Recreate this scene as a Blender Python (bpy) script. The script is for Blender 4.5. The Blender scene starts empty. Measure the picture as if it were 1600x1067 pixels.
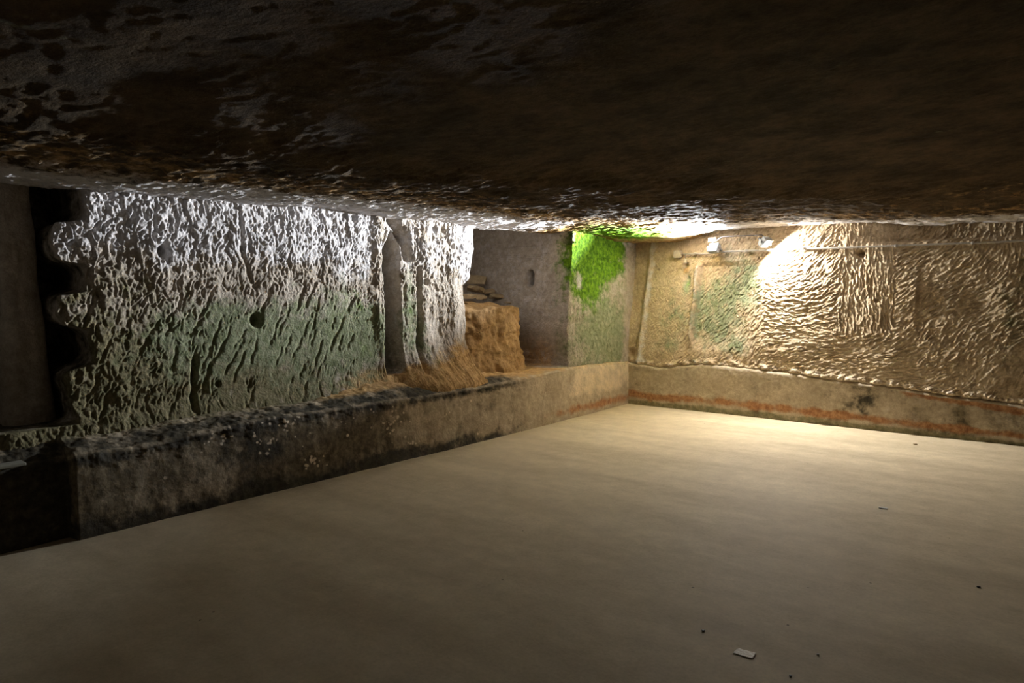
import bpy, math, random
import numpy as np
from mathutils import Matrix, Vector

# ------------------------------------------------------------------ camera
SC = bpy.context.scene
COL = SC.collection
W, H = 1600, 1067
CX, CY = 800.0, 533.5
VY = np.array([953.0, 91.0])            # vanishing point of +y, measured from the centre (x right, y up)
VX = np.array([-1304.0, 65.0])          # vanishing point of -x
F = math.sqrt(-(VY @ VX))
cy_ = np.array([VY[0], VY[1], -F]); cy_ /= np.linalg.norm(cy_)
cx_ = -np.array([VX[0], VX[1], -F]); cx_ /= np.linalg.norm(cx_)
cz_ = np.cross(cx_, cy_)
RC = np.array([cx_, cy_, cz_])          # world = RC @ cam
EYE = 1.5
def ray(px, py):
    d = RC @ np.array([px - CX, CY - py, -F])
    return d
_d = ray(982, 630.5)
CAM = -_d * (EYE / -_d[2]); CAM[2] = EYE
def onX(px, py, x0=0.0):
    d = ray(px, py); return CAM + d * ((x0 - CAM[0]) / d[0])
def onY(px, py, y0=0.0):
    d = ray(px, py); return CAM + d * ((y0 - CAM[1]) / d[1])
def onZ(px, py, z0=0.0):
    d = ray(px, py); return CAM + d * ((z0 - CAM[2]) / d[2])

cam_data = bpy.data.cameras.new('camera')
cam = bpy.data.objects.new('camera', cam_data); COL.objects.link(cam)
M4 = Matrix([list(RC[0]) + [CAM[0]], list(RC[1]) + [CAM[1]], list(RC[2]) + [CAM[2]], [0, 0, 0, 1]])
cam.matrix_world = M4
cam_data.sensor_width = 36.0
cam_data.lens = F * 36.0 / W
cam_data.clip_start = 0.05
SC.camera = cam

# ------------------------------------------------------------------ world, exposure
wd = bpy.data.worlds.new('world'); SC.world = wd; wd.use_nodes = True
wd.node_tree.nodes['Background'].inputs[0].default_value = (0.0, 0.0, 0.0, 1)
wd.node_tree.nodes['Background'].inputs[1].default_value = 0.0
SC.view_settings.view_transform = 'Standard'
SC.view_settings.look = 'None'
SC.view_settings.gamma = 1.0
SC.view_settings.use_curve_mapping = False
SC.view_settings.exposure = 0.0

LAMP_WEST = dict(power=470.0, color=(0.89, 0.94, 1.0), aim=(-0.20, -0.80, 0.43), spread=94, panel=560)
LAMP_EAST = dict(power=77.0, color=(1.0, 0.97, 0.92), aim=(0.52, -0.10, -0.60), spread=168, panel=160)

# ------------------------------------------------------------------ noise
_rs = np.random.RandomState(7)
PERM = _rs.permutation(4096)
ANG = _rs.rand(4096) * 2 * np.pi
GX, GY = np.cos(ANG), np.sin(ANG)
def perlin(x, y, seed=0):
    xi = np.floor(x).astype(np.int64); yi = np.floor(y).astype(np.int64)
    xf = x - xi; yf = y - yi
    u = xf**3 * (xf * (xf * 6 - 15) + 10); v = yf**3 * (yf * (yf * 6 - 15) + 10)
    def g(ix, iy, dx, dy):
        h = PERM[(PERM[(ix + seed * 131) & 4095] + iy) & 4095]
        return GX[h] * dx + GY[h] * dy
    a = g(xi, yi, xf, yf); b = g(xi + 1, yi, xf - 1, yf)
    c = g(xi, yi + 1, xf, yf - 1); d = g(xi + 1, yi + 1, xf - 1, yf - 1)
    return (a + u * (b - a)) * (1 - v) + (c + u * (d - c)) * v
def fbm(x, y, seed=0, octv=4, gain=0.5):
    s = 0; a = 1.0
    for k in range(octv):
        s = s + a * perlin(x, y, seed + k * 3); x = x * 2.03; y = y * 2.03; a *= gain
    return s
def ridged(x, y, seed=0, octv=3):
    s = 0; a = 1.0
    for k in range(octv):
        s = s + a * (1 - 2.2 * np.abs(perlin(x, y, seed + k * 5))); x = x * 2.1; y = y * 2.1; a *= 0.5
    return s
def cells(x, y, seed=0):
    """distance to the nearest and second nearest scattered point and a random per cell"""
    xi = np.floor(x).astype(np.int64); yi = np.floor(y).astype(np.int64)
    f1 = np.full(x.shape, 9.0); f2 = np.full(x.shape, 9.0); rid = np.zeros(x.shape)
    for dx in (-1, 0, 1):
        for dy in (-1, 0, 1):
            h = PERM[(PERM[(xi + dx + seed * 57) & 4095] + yi + dy) & 4095]
            px = xi + dx + 0.5 + 0.42 * GX[h]; py = yi + dy + 0.5 + 0.42 * GY[h]
            d = np.hypot(x - px, y - py)
            nearer = d < f1
            f2 = np.where(nearer, f1, np.minimum(f2, d)); rid = np.where(nearer, h / 4096.0, rid); f1 = np.where(nearer, d, f1)
    return f1, f2, rid
def sst(a, b, x):
    t = np.clip((x - a) / (b - a), 0, 1); return t * t * (3 - 2 * t)

def stamp(Hm, us, vs, n, pick, rng):
    """carve n tool marks into the height map Hm[u, v]; pick(u, v) -> (angle, half length, half width, depth) or None"""
    u0, u1, v0, v1 = us[0], us[-1], vs[0], vs[-1]
    for _ in range(n):
        cu = rng.uniform(u0, u1); cv = rng.uniform(v0, v1)
        p = pick(cu, cv)
        if p is None: continue
        ang, L, wd_, dp = p
        R = L * 1.25 + wd_
        i0, i1 = np.searchsorted(us, (cu - R, cu + R)); j0, j1 = np.searchsorted(vs, (cv - R, cv + R))
        if i1 - i0 < 2 or j1 - j0 < 2: continue
        U = us[i0:i1, None] - cu; V = vs[None, j0:j1] - cv
        ca, sa = math.cos(ang), math.sin(ang)
        a = (U * ca + V * sa) / L; b = (-U * sa + V * ca) / wd_
        b = b + 0.35 * a * a                     # marks bow a little
        env = np.exp(-(a ** 2) ** 2 * 1.2)
        prof = -np.exp(-(b ** 2) * 1.6) + 0.75 * np.exp(-((b - 1.15) ** 2) * 3.0)
        Hm[i0:i1, j0:j1] += dp * env * prof

# ------------------------------------------------------------------ mesh helpers
def link_mesh(name, co, quads, mat, attrs=None, smooth=True, parent=None, tris=None):
    me = bpy.data.meshes.new(name)
    co = np.asarray(co, dtype=np.float32)
    q = np.asarray(quads, dtype=np.int32).reshape(-1, 4)
    nq = len(q); t = np.asarray(tris if tris is not None else [], dtype=np.int32).reshape(-1, 3); nt = len(t)
    me.vertices.add(len(co)); me.vertices.foreach_set('co', co.ravel())
    me.loops.add(nq * 4 + nt * 3); me.loops.foreach_set('vertex_index', np.concatenate([q.ravel(), t.ravel()]))
    me.polygons.add(nq + nt)
    me.polygons.foreach_set('loop_start', np.concatenate([np.arange(nq) * 4, nq * 4 + np.arange(nt) * 3]).astype(np.int32))
    me.polygons.foreach_set('use_smooth', np.full(nq + nt, smooth))
    me.update(calc_edges=True); me.validate()
    if attrs:
        for k, v in attrs.items():
            at = me.attributes.new(k, 'FLOAT', 'POINT'); at.data.foreach_set('value', np.asarray(v, dtype=np.float32).ravel())
    if mat: me.materials.append(mat)
    o = bpy.data.objects.new(name, me); COL.objects.link(o)
    if parent: o.parent = parent
    return o

def grid_quads(n, m, flip=False, keep=None):
    i = np.arange(n - 1)[:, None]; j = np.arange(m - 1)[None, :]
    a = i * m + j
    q = np.stack([a, a + m, a + m + 1, a + 1], -1)
    if flip: q = q[..., ::-1]
    if keep is not None: q = q[keep]
    return q.reshape(-1, 4)

def tag(o, label=None, cat=None, group=None, kind=None):
    if label: o['label'] = label
    if cat: o['category'] = cat
    if group: o['group'] = group
    if kind: o['kind'] = kind
    return o
def empty(name, loc, rot=(0, 0, 0)):
    o = bpy.data.objects.new(name, None); COL.objects.link(o); o.location = loc; o.rotation_euler = rot
    o.empty_display_size = 0.05
    return o

class MB:
    """collects boxes and tubes into one mesh"""
    def __init__(s): s.v = []; s.f = []
    def box(s, c, d, R=None, bev=0.0):
        x, y, z = [k / 2 for k in d]; b = min(bev, x * .9, y * .9, z * .9)
        pts = []; base = len(s.v)
        if b <= 0:
            pts = [(sx * x, sy * y, sz * z) for sx in (-1, 1) for sy in (-1, 1) for sz in (-1, 1)]
            f = [(0, 1, 3, 2), (4, 6, 7, 5), (0, 4, 5, 1), (2, 3, 7, 6), (0, 2, 6, 4), (1, 5, 7, 3)]
        else:
            import bmesh
            bm = bmesh.new(); bmesh.ops.create_cube(bm, size=1.0)
            for v in bm.verts: v.co = Vector((v.co.x * 2 * x, v.co.y * 2 * y, v.co.z * 2 * z))
            bmesh.ops.bevel(bm, geom=bm.edges[:], offset=b, segments=2, affect='EDGES', profile=0.5)
            bm.verts.index_update(); pts = [tuple(v.co) for v in bm.verts]; f = [tuple(v.index for v in fc.verts) for fc in bm.faces]; bm.free()
        for p in pts:
            p = Vector(p)
            if R is not None: p = R @ p
            s.v.append(tuple(p + Vector(c)))
        s.f += [tuple(base + k for k in fc) for fc in f]
        return s
    def tube(s, path, r, seg=8, cap=True):
        base = len(s.v); n = len(path); path = [Vector(p) for p in path]
        for i, p in enumerate(path):
            t = (path[min(i + 1, n - 1)] - path[max(i - 1, 0)]).normalized()
            a = t.cross(Vector((0, 0, 1)));
            if a.length < 1e-3: a = t.cross(Vector((0, 1, 0)))
            a.normalize(); b = t.cross(a)
            rr = r[i] if hasattr(r, '__len__') else r
            for k in range(seg):
                an = 2 * math.pi * k / seg
                s.v.append(tuple(p + a * (rr * math.cos(an)) + b * (rr * math.sin(an))))
        for i in range(n - 1):
            for k in range(seg):
                a0 = base + i * seg + k; a1 = base + i * seg + (k + 1) % seg
                s.f.append((a0, a1, a1 + seg, a0 + seg))
        if cap:
            s.f.append(tuple(base + k for k in range(seg))[::-1]); s.f.append(tuple(base + (n - 1) * seg + k for k in range(seg)))
        return s
    def build(s, name, mat, parent=None, smooth=False):
        me = bpy.data.meshes.new(name); me.from_pydata(s.v, [], s.f); me.update()
        me.materials.append(mat)
        if smooth:
            for p in me.polygons: p.use_smooth = True
        o = bpy.data.objects.new(name, me); COL.objects.link(o)
        if parent: o.parent = parent
        return o

# ------------------------------------------------------------------ materials
def new_mat(name):
    m = bpy.data.materials.new(name); m.use_nodes = True
    nt = m.node_tree; b = nt.nodes['Principled BSDF']
    return m, nt, b
def nd(nt, typ, **kw):
    n = nt.nodes.new(typ)
    for k, v in kw.items(): setattr(n, k, v)
    return n
def noise_tex(nt, vec, scale, detail=6, rough=0.55):
    n = nd(nt, 'ShaderNodeTexNoise'); n.inputs['Scale'].default_value = scale
    n.inputs['Detail'].default_value = detail; n.inputs['Roughness'].default_value = rough
    nt.links.new(vec, n.inputs['Vector']); return n.outputs['Fac']
def ramp(nt, fac, a, b, ca=(0, 0, 0, 1), cb=(1, 1, 1, 1)):
    r = nd(nt, 'ShaderNodeValToRGB'); nt.links.new(fac, r.inputs[0])
    r.color_ramp.elements[0].position = a; r.color_ramp.elements[1].position = b
    r.color_ramp.elements[0].color = ca; r.color_ramp.elements[1].color = cb
    return r.outputs[0]
def mixc(nt, fac, a, b, mode='MIX'):
    m = nd(nt, 'ShaderNodeMix', data_type='RGBA', blend_type=mode)
    for sock, val in ((m.inputs[0], fac), (m.inputs[6], a), (m.inputs[7], b)):
        if hasattr(val, 'links'): nt.links.new(val, sock)
        elif isinstance(val, (int, float)): sock.default_value = val
        else: sock.default_value = (*val, 1) if len(val) == 3 else val
    return m.outputs[2]
def math_(nt, op, a, b=None, clamp=False):
    m = nd(nt, 'ShaderNodeMath', operation=op); m.use_clamp = clamp
    for s, v in ((m.inputs[0], a), (m.inputs[1], b)):
        if v is None: continue
        if hasattr(v, 'links'): nt.links.new(v, s)
        else: s.default_value = v
    return m.outputs[0]

def rock_material(name, base_a, base_b, layers, rough=0.8, bump=0.006, bump_scale=55, stretch=(1, 1, 1), spec=0.3, breakup=9.0):
    """layers: (attribute name, colour a, colour b) mixed over the base stone with ragged edges"""
    m, nt, bs = new_mat(name)
    geo = nd(nt, 'ShaderNodeNewGeometry')
    mp = nd(nt, 'ShaderNodeMapping'); nt.links.new(geo.outputs['Position'], mp.inputs['Vector']); mp.inputs['Scale'].default_value = stretch
    vec = mp.outputs[0]
    n1 = noise_tex(nt, vec, 3.2, 8, 0.62); n2 = noise_tex(nt, vec, 21, 6, 0.6); n3 = noise_tex(nt, vec, 90, 3, 0.6)
    col = mixc(nt, ramp(nt, n1, 0.36, 0.66), base_a, base_b)
    ragged = noise_tex(nt, vec, breakup, 8, 0.68)
    for at, ca, cb in layers:
        a = nd(nt, 'ShaderNodeAttribute', attribute_name=at)
        f = math_(nt, 'ADD', a.outputs['Fac'], math_(nt, 'MULTIPLY', math_(nt, 'SUBTRACT', ragged, 0.5), 2.1))
        f = math_(nt, 'MULTIPLY', math_(nt, 'SUBTRACT', f, 0.28), 2.0, True)
        gate = math_(nt, 'MULTIPLY', a.outputs['Fac'], 6.0, True)
        f = math_(nt, 'MULTIPLY', f, gate)
        lc = mixc(nt, ramp(nt, n2, 0.35, 0.68), ca, cb)
        col = mixc(nt, f, col, lc)
    col = mixc(nt, 0.8, col, ramp(nt, n2, 0.28, 0.70, (0.60, 0.58, 0.56, 1), (1.12, 1.12, 1.12, 1)), 'MULTIPLY')
    col = mixc(nt, 0.5, col, ramp(nt, n3, 0.30, 0.62, (0.6, 0.58, 0.55, 1), (1.1, 1.1, 1.1, 1)), 'MULTIPLY')
    nt.links.new(col, bs.inputs['Base Color'])
    bs.inputs['Roughness'].default_value = rough
    bs.inputs['Specular IOR Level'].default_value = spec
    nb = noise_tex(nt, vec, bump_scale, 6, 0.62)
    bp = nd(nt, 'ShaderNodeBump'); bp.inputs['Strength'].default_value = 1.0; bp.inputs['Distance'].default_value = bump
    nt.links.new(nb, bp.inputs['Height']); nt.links.new(bp.outputs[0], bs.inputs['Normal'])
    return m

LAYERS = [
    ('ochre', (0.50, 0.30, 0.12), (0.62, 0.42, 0.20)),
    ('olive', (0.17, 0.16, 0.08), (0.26, 0.22, 0.13)),
    ('pale', (0.74, 0.73, 0.75), (0.60, 0.56, 0.54)),
    ('algae', (0.18, 0.215, 0.11), (0.29, 0.30, 0.20)),
    ('moss', (0.045, 0.12, 0.004), (0.15, 0.27, 0.012)),
    ('soot_shade', (0.030, 0.026, 0.016), (0.075, 0.062, 0.038)),
    ('red', (0.30, 0.13, 0.05), (0.42, 0.23, 0.11)),
]
MAT_WALL = rock_material('tuff_wall', (0.42, 0.36, 0.29), (0.53, 0.47, 0.40), LAYERS, rough=0.9, bump=0.012, bump_scale=60, spec=0.15)
MAT_WALL_R = rock_material('sandy_tuff_wall', (0.52, 0.40, 0.26), (0.66, 0.54, 0.38), LAYERS, rough=0.9, bump=0.010, bump_scale=60, spec=0.15)
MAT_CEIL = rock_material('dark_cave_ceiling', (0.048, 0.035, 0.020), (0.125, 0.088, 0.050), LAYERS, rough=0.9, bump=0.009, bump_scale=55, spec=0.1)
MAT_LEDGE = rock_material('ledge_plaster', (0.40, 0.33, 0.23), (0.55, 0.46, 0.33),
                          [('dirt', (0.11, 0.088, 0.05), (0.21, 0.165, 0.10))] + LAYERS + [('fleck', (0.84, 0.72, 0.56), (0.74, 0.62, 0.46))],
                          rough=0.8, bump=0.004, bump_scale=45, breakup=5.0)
MAT_RUBBLE = rock_material('ochre_rubble', (0.34, 0.20, 0.075), (0.50, 0.32, 0.14), [], rough=0.85, bump=0.010, bump_scale=30)
MAT_SLAB = rock_material('fallen_stone', (0.42, 0.32, 0.19), (0.58, 0.46, 0.29), [], rough=0.85, bump=0.006, bump_scale=35)

def floor_material():
    m, nt, bs = new_mat('cement_floor')
    geo = nd(nt, 'ShaderNodeNewGeometry'); v = geo.outputs['Position']
    mp = nd(nt, 'ShaderNodeMapping'); nt.links.new(v, mp.inputs['Vector']); mp.inputs['Rotation'].default_value = (0, 0, math.radians(40)); mp.inputs['Scale'].default_value = (0.35, 1.5, 1)
    a = noise_tex(nt, mp.outputs[0], 1.6, 7, 0.6); b = noise_tex(nt, v, 7, 8, 0.68); c = noise_tex(nt, v, 60, 4, 0.6)
    col = mixc(nt, ramp(nt, a, 0.38, 0.64), (0.53, 0.44, 0.30), (0.67, 0.57, 0.40))
    col = mixc(nt, 0.75, col, ramp(nt, b, 0.25, 0.65, (0.74, 0.72, 0.68, 1), (1.05, 1.05, 1.05, 1)), 'MULTIPLY')
    col = mixc(nt, 0.5, col, ramp(nt, c, 0.3, 0.6, (0.8, 0.8, 0.8, 1), (1.05, 1.05, 1.05, 1)), 'MULTIPLY')
    vo = nd(nt, 'ShaderNodeTexVoronoi'); vo.inputs['Scale'].default_value = 3.1; nt.links.new(v, vo.inputs['Vector'])
    spot = math_(nt, 'LESS_THAN', vo.outputs['Distance'], 0.022)
    col = mixc(nt, math_(nt, 'MULTIPLY', spot, 0.75), col, (0.05, 0.04, 0.03))
    nt.links.new(col, bs.inputs['Base Color']); bs.inputs['Roughness'].default_value = 0.72
    bs.inputs['Specular IOR Level'].default_value = 0.25
    bp = nd(nt, 'ShaderNodeBump'); bp.inputs['Distance'].default_value = 0.004; bp.inputs['Strength'].default_value = 0.8
    nt.links.new(b, bp.inputs['Height']); nt.links.new(bp.outputs[0], bs.inputs['Normal'])
    return m
MAT_FLOOR = floor_material()

def plain(name, color, rough=0.5, metal=0.0, vary=0.15, scale=40):
    m, nt, bs = new_mat(name)
    tc = nd(nt, 'ShaderNodeTexCoord')
    n = noise_tex(nt, tc.outputs['Object'], scale, 4, 0.6)
    lo = tuple(c * (1 - vary) for c in color) + (1,); hi = tuple(min(1, c * (1 + vary)) for c in color) + (1,)
    nt.links.new(ramp(nt, n, 0.3, 0.7, lo, hi), bs.inputs['Base Color'])
    bs.inputs['Roughness'].default_value = rough; bs.inputs['Metallic'].default_value = metal
    return m
MAT_HOUSING = plain('lamp_aluminium', (0.32, 0.34, 0.38), 0.4, 0.6)
MAT_BRACKET = plain('bracket_steel', (0.25, 0.26, 0.28), 0.45, 0.8)
MAT_PVC = plain('grey_pvc', (0.40, 0.37, 0.33), 0.5)
MAT_BOXP = plain('beige_plastic_box', (0.50, 0.43, 0.34), 0.55)
MAT_CABLE = plain('black_cable', (0.03, 0.03, 0.035), 0.5)
MAT_WHITE = plain('white_scrap', (0.80, 0.78, 0.74), 0.7)
MAT_PALE = plain('pale_dusty_slab', (0.22, 0.21, 0.16), 0.9)

def led_material(name, col, st):
    m, nt, bs = new_mat(name)
    bs.inputs['Base Color'].default_value = (0.9, 0.9, 0.9, 1)
    bs.inputs['Emission Color'].default_value = (*col, 1); bs.inputs['Emission Strength'].default_value = st
    return m

# ------------------------------------------------------------------ wall with openings cut into it
def blob(A, B, ca, cb, ra, rb, rot=0.0):
    c, s = math.cos(rot), math.sin(rot)
    a = ((A - ca) * c + (B - cb) * s) / ra; b = (-(A - ca) * s + (B - cb) * c) / rb
    return np.exp(-(a * a + b * b))

def wall_with_holes(name, P, hole, depth, inward, mat, attrs, flip, side_noise=0.012, side_attr=None, dents=(), step=0.03):
    """P (n,m,3) surface points, hole (n-1,m-1) bool cells, depth (n,m) how deep the opening goes along inward"""
    n, m = hole.shape[0] + 1, hole.shape[1] + 1
    idx = np.arange(n * m).reshape(n, m)
    keep = ~hole
    # vertices that touch both
    tk = np.zeros((n, m), bool); th = np.zeros((n, m), bool)
    for a in (0, 1):
        for b in (0, 1):
            tk[a:n - 1 + a, b:m - 1 + b] |= keep; th[a:n - 1 + a, b:m - 1 + b] |= hole
    rim = tk & th
    # soften the stair-stepped rim
    Pn = P.copy()
    for _ in range(6):
        acc = np.zeros_like(Pn); cnt = np.zeros((n, m, 1))
        R = rim[..., None]
        for ax, sh in ((0, 1), (0, -1), (1, 1), (1, -1)):
            Rr = np.roll(R, sh, ax); acc += np.roll(Pn, sh, ax) * Rr; cnt += Rr
        nw = np.where((cnt > 0) & R, 0.5 * Pn + 0.5 * acc / np.maximum(cnt, 1), Pn)
        Pn = nw
    P = Pn; Ps = Pn.copy()
    for _ in range(70):
        acc = np.zeros_like(Ps); cnt = np.zeros((n, m, 1)); R = rim[..., None]
        for ax, sh in ((0, 1), (0, -1), (1, 1), (1, -1), (0, 2), (0, -2), (1, 2), (1, -2)):
            Rr = np.roll(R, sh, ax); acc += np.roll(Ps, sh, ax) * Rr; cnt += Rr
        Ps = np.where((cnt > 0) & R, 0.3 * Ps + 0.7 * acc / np.maximum(cnt, 1), Ps)
    co = [P.reshape(-1, 3)]; quads = [grid_quads(n, m, flip, keep)]
    at = {k: [v.reshape(-1)] for k, v in attrs.items()}
    nv = n * m
    inward = np.array(inward, float)
    rimid = -np.ones(n * m, int); rl = idx[rim]; rimid[rl] = np.arange(len(rl))
    if len(rl):
        rp = P.reshape(-1, 3)[rl]; rps = Ps.reshape(-1, 3)[rl]; rd = depth.reshape(-1)[rl]
        # edges between kept and removed cells
        E = []
        hh = np.zeros((n + 1, m + 1), int) - 1
        hp = np.full((n + 1, m + 1), -1); hp[1:n, 1:m] = hole.astype(int)   # hp[i+1,j+1] = cell i,j
        for i in range(1, n - 1):
            a = hp[i, 1:m]; b = hp[i + 1, 1:m]
            js = np.where((a >= 0) & (b >= 0) & (a != b))[0]
            for j in js: E.append((idx[i, j], idx[i, j + 1]) if a[j] == 1 else (idx[i, j + 1], idx[i, j]))
        for j in range(1, m - 1):
            a = hp[1:n, j]; b = hp[1:n, j + 1]
            is_ = np.where((a >= 0) & (b >= 0) & (a != b))[0]
            for i in is_: E.append((idx[i + 1, j], idx[i, j]) if a[i] == 1 else (idx[i, j], idx[i + 1, j]))
        E = np.array(E)
        L = 90
        prev = rl.copy()
        lev = np.linspace(0, 1, L + 1)[1:] ** 1.15
        layers = [np.asarray(rl)]
        for k, t in enumerate(lev):
            w_ = min(1.0, 7 * t); q = rp * (1 - w_) + rps * w_ + inward * (rd * t)[:, None]
            s1 = side_noise * min(1, 6 * t)
            dy = s1 * fbm(q[:, 0] * 6 + q[:, 1] * 5, q[:, 2] * 6, 41, 4)
            dz = s1 * fbm(q[:, 0] * 6, q[:, 2] * 6 + q[:, 1] * 5, 57, 3)
            along = np.array([abs(inward[1]), abs(inward[0]), 0])
            q = q + along * dy[:, None]; q[:, 2] += dz
            for (c, r, push) in dents:
                dd = np.linalg.norm((q - np.array(c)) / np.array(r), axis=1)
                q = q + np.array(push) * np.exp(-dd ** 4)[:, None]
            co.append(q); layers.append(nv + np.arange(len(rl))); nv += len(rl)
            for key in at:
                base = attrs[key].reshape(-1)[rl]
                fade = max(0.0, 1 - 5 * t)
                at[key].append(base * fade + (side_attr(key, q) if side_attr else 0) * (1 - fade))
        for k in range(L):
            A = layers[k]; B = layers[k + 1]
            ea = rimid[E[:, 0]]; eb = rimid[E[:, 1]]
            qd = np.stack([A[ea], A[eb], B[eb], B[ea]], -1)
            if flip: qd = qd[:, ::-1]
            quads.append(qd)
        # bottom of each opening
        bp = P.reshape(-1, 3) + inward * depth.reshape(-1)[:, None]
        bp = bp + inward * (0.03 * fbm(bp[:, 0] * 3 + bp[:, 1] * 3, bp[:, 2] * 3, 77, 4))[:, None]
        used = th.reshape(-1)
        mapb = -np.ones(n * m, int); mapb[used] = nv + np.arange(used.sum())
        co.append(bp[used])
        hq = grid_quads(n, m, flip, hole); quads.append(mapb[hq])
        for key in at: at[key].append((side_attr(key, bp[used]) if side_attr else np.zeros(used.sum())) + 0 * bp[used][:, 0])
        nv += used.sum()
    return link_mesh(name, np.concatenate(co), np.concatenate(quads), mat, {k: np.concatenate([np.broadcast_to(x, x.shape) for x in v]) for k, v in at.items()})

KEYS = ['ochre', 'olive', 'pale', 'algae', 'moss', 'soot_shade', 'red']

# ================================================================== LEFT WALL (plane x = -0.3, runs along y)
XL = -0.30
ys = np.concatenate([np.arange(-12.4, -7.5, 0.08), np.arange(-7.5, 0.45, 0.0062)])
zs = np.concatenate([np.arange(0.30, 2.26, 0.0062), np.arange(2.26, 3.0, 0.04)])
Y, Z = np.meshgrid(ys, zs, indexing='ij')
def wall_left_base(Y, Z):
    s = sst(-1.62, -1.22, Y)
    x = XL * (1 - s) + -0.02 * s
    x = x - 0.05 * s * sst(0.5, 2.2, Z)
    return x
BX = wall_left_base(Y, Z)
def L(px, py, x0=XL):
    p = onX(px, py, x0); return p[1], p[2]
rng = random.Random(3)
Hl = np.zeros_like(Y)
wob = fbm(Y * 0.9, Z * 0.9, 5, 3)
# the far left end is hacked much rougher
rough_end = 1 - sst(-6.1, -5.2, Y)
pil = sst(-4.0, -3.85, Y) * (1 - sst(-2.9, -2.7, Y))
mossw = sst(-1.5, -1.3, Y)
top = sst(1.25, 1.85, Z)
mid_smooth = blob(Y, Z, *L(430, 545), 1.1, 0.45)
amp = 0.45 + 0.55 * rough_end + 0.25 * pil + 0.42 * top - 0.5 * mossw
amp = np.clip(.84 * amp * (1 - 0.75 * mid_smooth) * (0.55 + 0.45 * sst(.9, 1.4, Z + 2 * rough_end)), 0.16, 1.3)
Hl += 0.028 * wob
Hl += 0.013 * amp * fbm(Y * 3.5, Z * 2.6, 11, 4, 0.55)
f1, f2, rid = cells(Y * 6.0 + 0.8 * fbm(Y * 4, Z * 4, 8, 2), Z * 3.6 + 0.4 * Y + 0.8 * fbm(Y * 4, Z * 4, 9, 2), 2)
Hl += amp * 0.020 * (rid - 0.5) * sst(0.0, 0.16, f2 - f1)
f1, f2, rid = cells(Y * 14 + 0.8 * fbm(Y * 7, Z * 7, 18, 2), Z * 9.0 + 5 * Y * 0.3, 4)
Hl += amp * 0.013 * (rid - 0.5) * sst(0.0, 0.2, f2 - f1)
def pickL(u, v):
    if u < -7.5: return None
    if u > -1.5:
        a = math.radians(100 + rng.gauss(0, 12)); return (a, rng.uniform(.012, .035), rng.uniform(.007, .012), rng.uniform(.004, .010))
    k = 0.6 + 0.6 * (v > 1.5) * rng.random() + (0.4 if u < -5.4 else 0)
    if math.exp(-((u + 5.0) / 1.0) ** 2 - ((v - 1.05) / 0.45) ** 2) > rng.random() * 1.2: k *= 0.22
    a = math.radians(66 + rng.gauss(0, 24) + (14 if v > 1.5 else 0))
    return (a, rng.uniform(.014, .05), rng.uniform(.007, .012), rng.uniform(.003, .009) * k)
stamp(Hl, ys, zs, 15000, pickL, rng)
Hl += mossw * (.007 * fbm(Y * 24, Z * 14, 83, 3, .6) + .012 * fbm(Y * 3, Z * 3, 84, 3))
Hl += amp * (0.010 * fbm(Y * 22, Z * 15, 81, 3, .6) + 0.006 * ridged(Y * 26 + 4 * Z, Z * 13, 85, 2))
# long slanting pick gashes, lower half
for _ in range(75):
    cu = rng.uniform(-6.3, -4.1); cv = rng.uniform(0.6, 1.5)
    st = [(math.radians(62 + rng.gauss(0, 8)), rng.uniform(.05, .16), rng.uniform(.008, .014), rng.uniform(.006, .014))]
    R = .25
    i0, i1 = np.searchsorted(ys, (cu - R, cu + R)); j0, j1 = np.searchsorted(zs, (cv - R, cv + R))
    a_, L_, w_, d_ = st[0]
    U = ys[i0:i1, None] - cu; V = zs[None, j0:j1] - cv
    a = (U * math.cos(a_) + V * math.sin(a_)) / L_; b = (-U * math.sin(a_) + V * math.cos(a_)) / w_ + .5 * np.sin(6 * a)
    Hl[i0:i1, j0:j1] -= d_ * np.exp(-a ** 4) * np.exp(-b * b)
# pick holes
for px, py, r, d in ((256, 393, .040, .13), (401, 500, .045, .10), (553, 341, .03, .06), (340, 600, .02, .03), (705, 385, .03, .05), (664, 440, .03, .06), (690, 360, .025, .04), (500, 338, .02, .04)):
    cu, cv = L(px, py); rr = np.hypot(Y - cu, (Z - cv) * 0.9)
    Hl -= d * np.exp(-(rr / r) ** 4)
# deep grooves: beside the pilaster, wide crack near px 385
for pts, w, d in ((((652, 420), (655, 500), (650, 580)), .022, .07), (((372, 318), (380, 400), (398, 450)), .014, .022), (((305, 560), (300, 640)), .018, .05), (((612, 345), (628, 372), (634, 400)), .05, .10)):
    P_ = [L(*p) for p in pts]
    for (a0, b0), (a1, b1) in zip(P_[:-1], P_[1:]):
        dx, dy = a1 - a0, b1 - b0; t = np.clip(((Y - a0) * dx + (Z - b0) * dy) / (dx * dx + dy * dy), 0, 1)
        dist = np.hypot(Y - a0 - t * dx, Z - b0 - t * dy) + .012 * fbm(Y * 14, Z * 14, 3, 2)
        Hl -= d * np.exp(-(np.maximum(dist, 0) / w) ** 2)
# the pilaster stands proud and flares at its foot
Hl += pil * 0.03 * (fbm(Y * 5, Z * 1.2, 71, 3) + 0.4)
flare = sst(-3.85, -3.3, Y) * (1 - sst(-2.72, -2.6, Y))
Hl += flare * 0.22 * (1 - sst(0.55, 1.15, Z)) ** 1.6 + flare * (1 - sst(.6, 1.3, Z)) * 0.03 * fbm(Y * 9, Z * 3, 31, 3)
Hl += 0.10 * (1 - sst(0.55, 0.78, Z)) * (1 - sst(-1.9, -1.6, Y))
fine = Y > -7.52
XS = BX + np.where(fine, Hl, 0.06 * wob)

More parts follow.
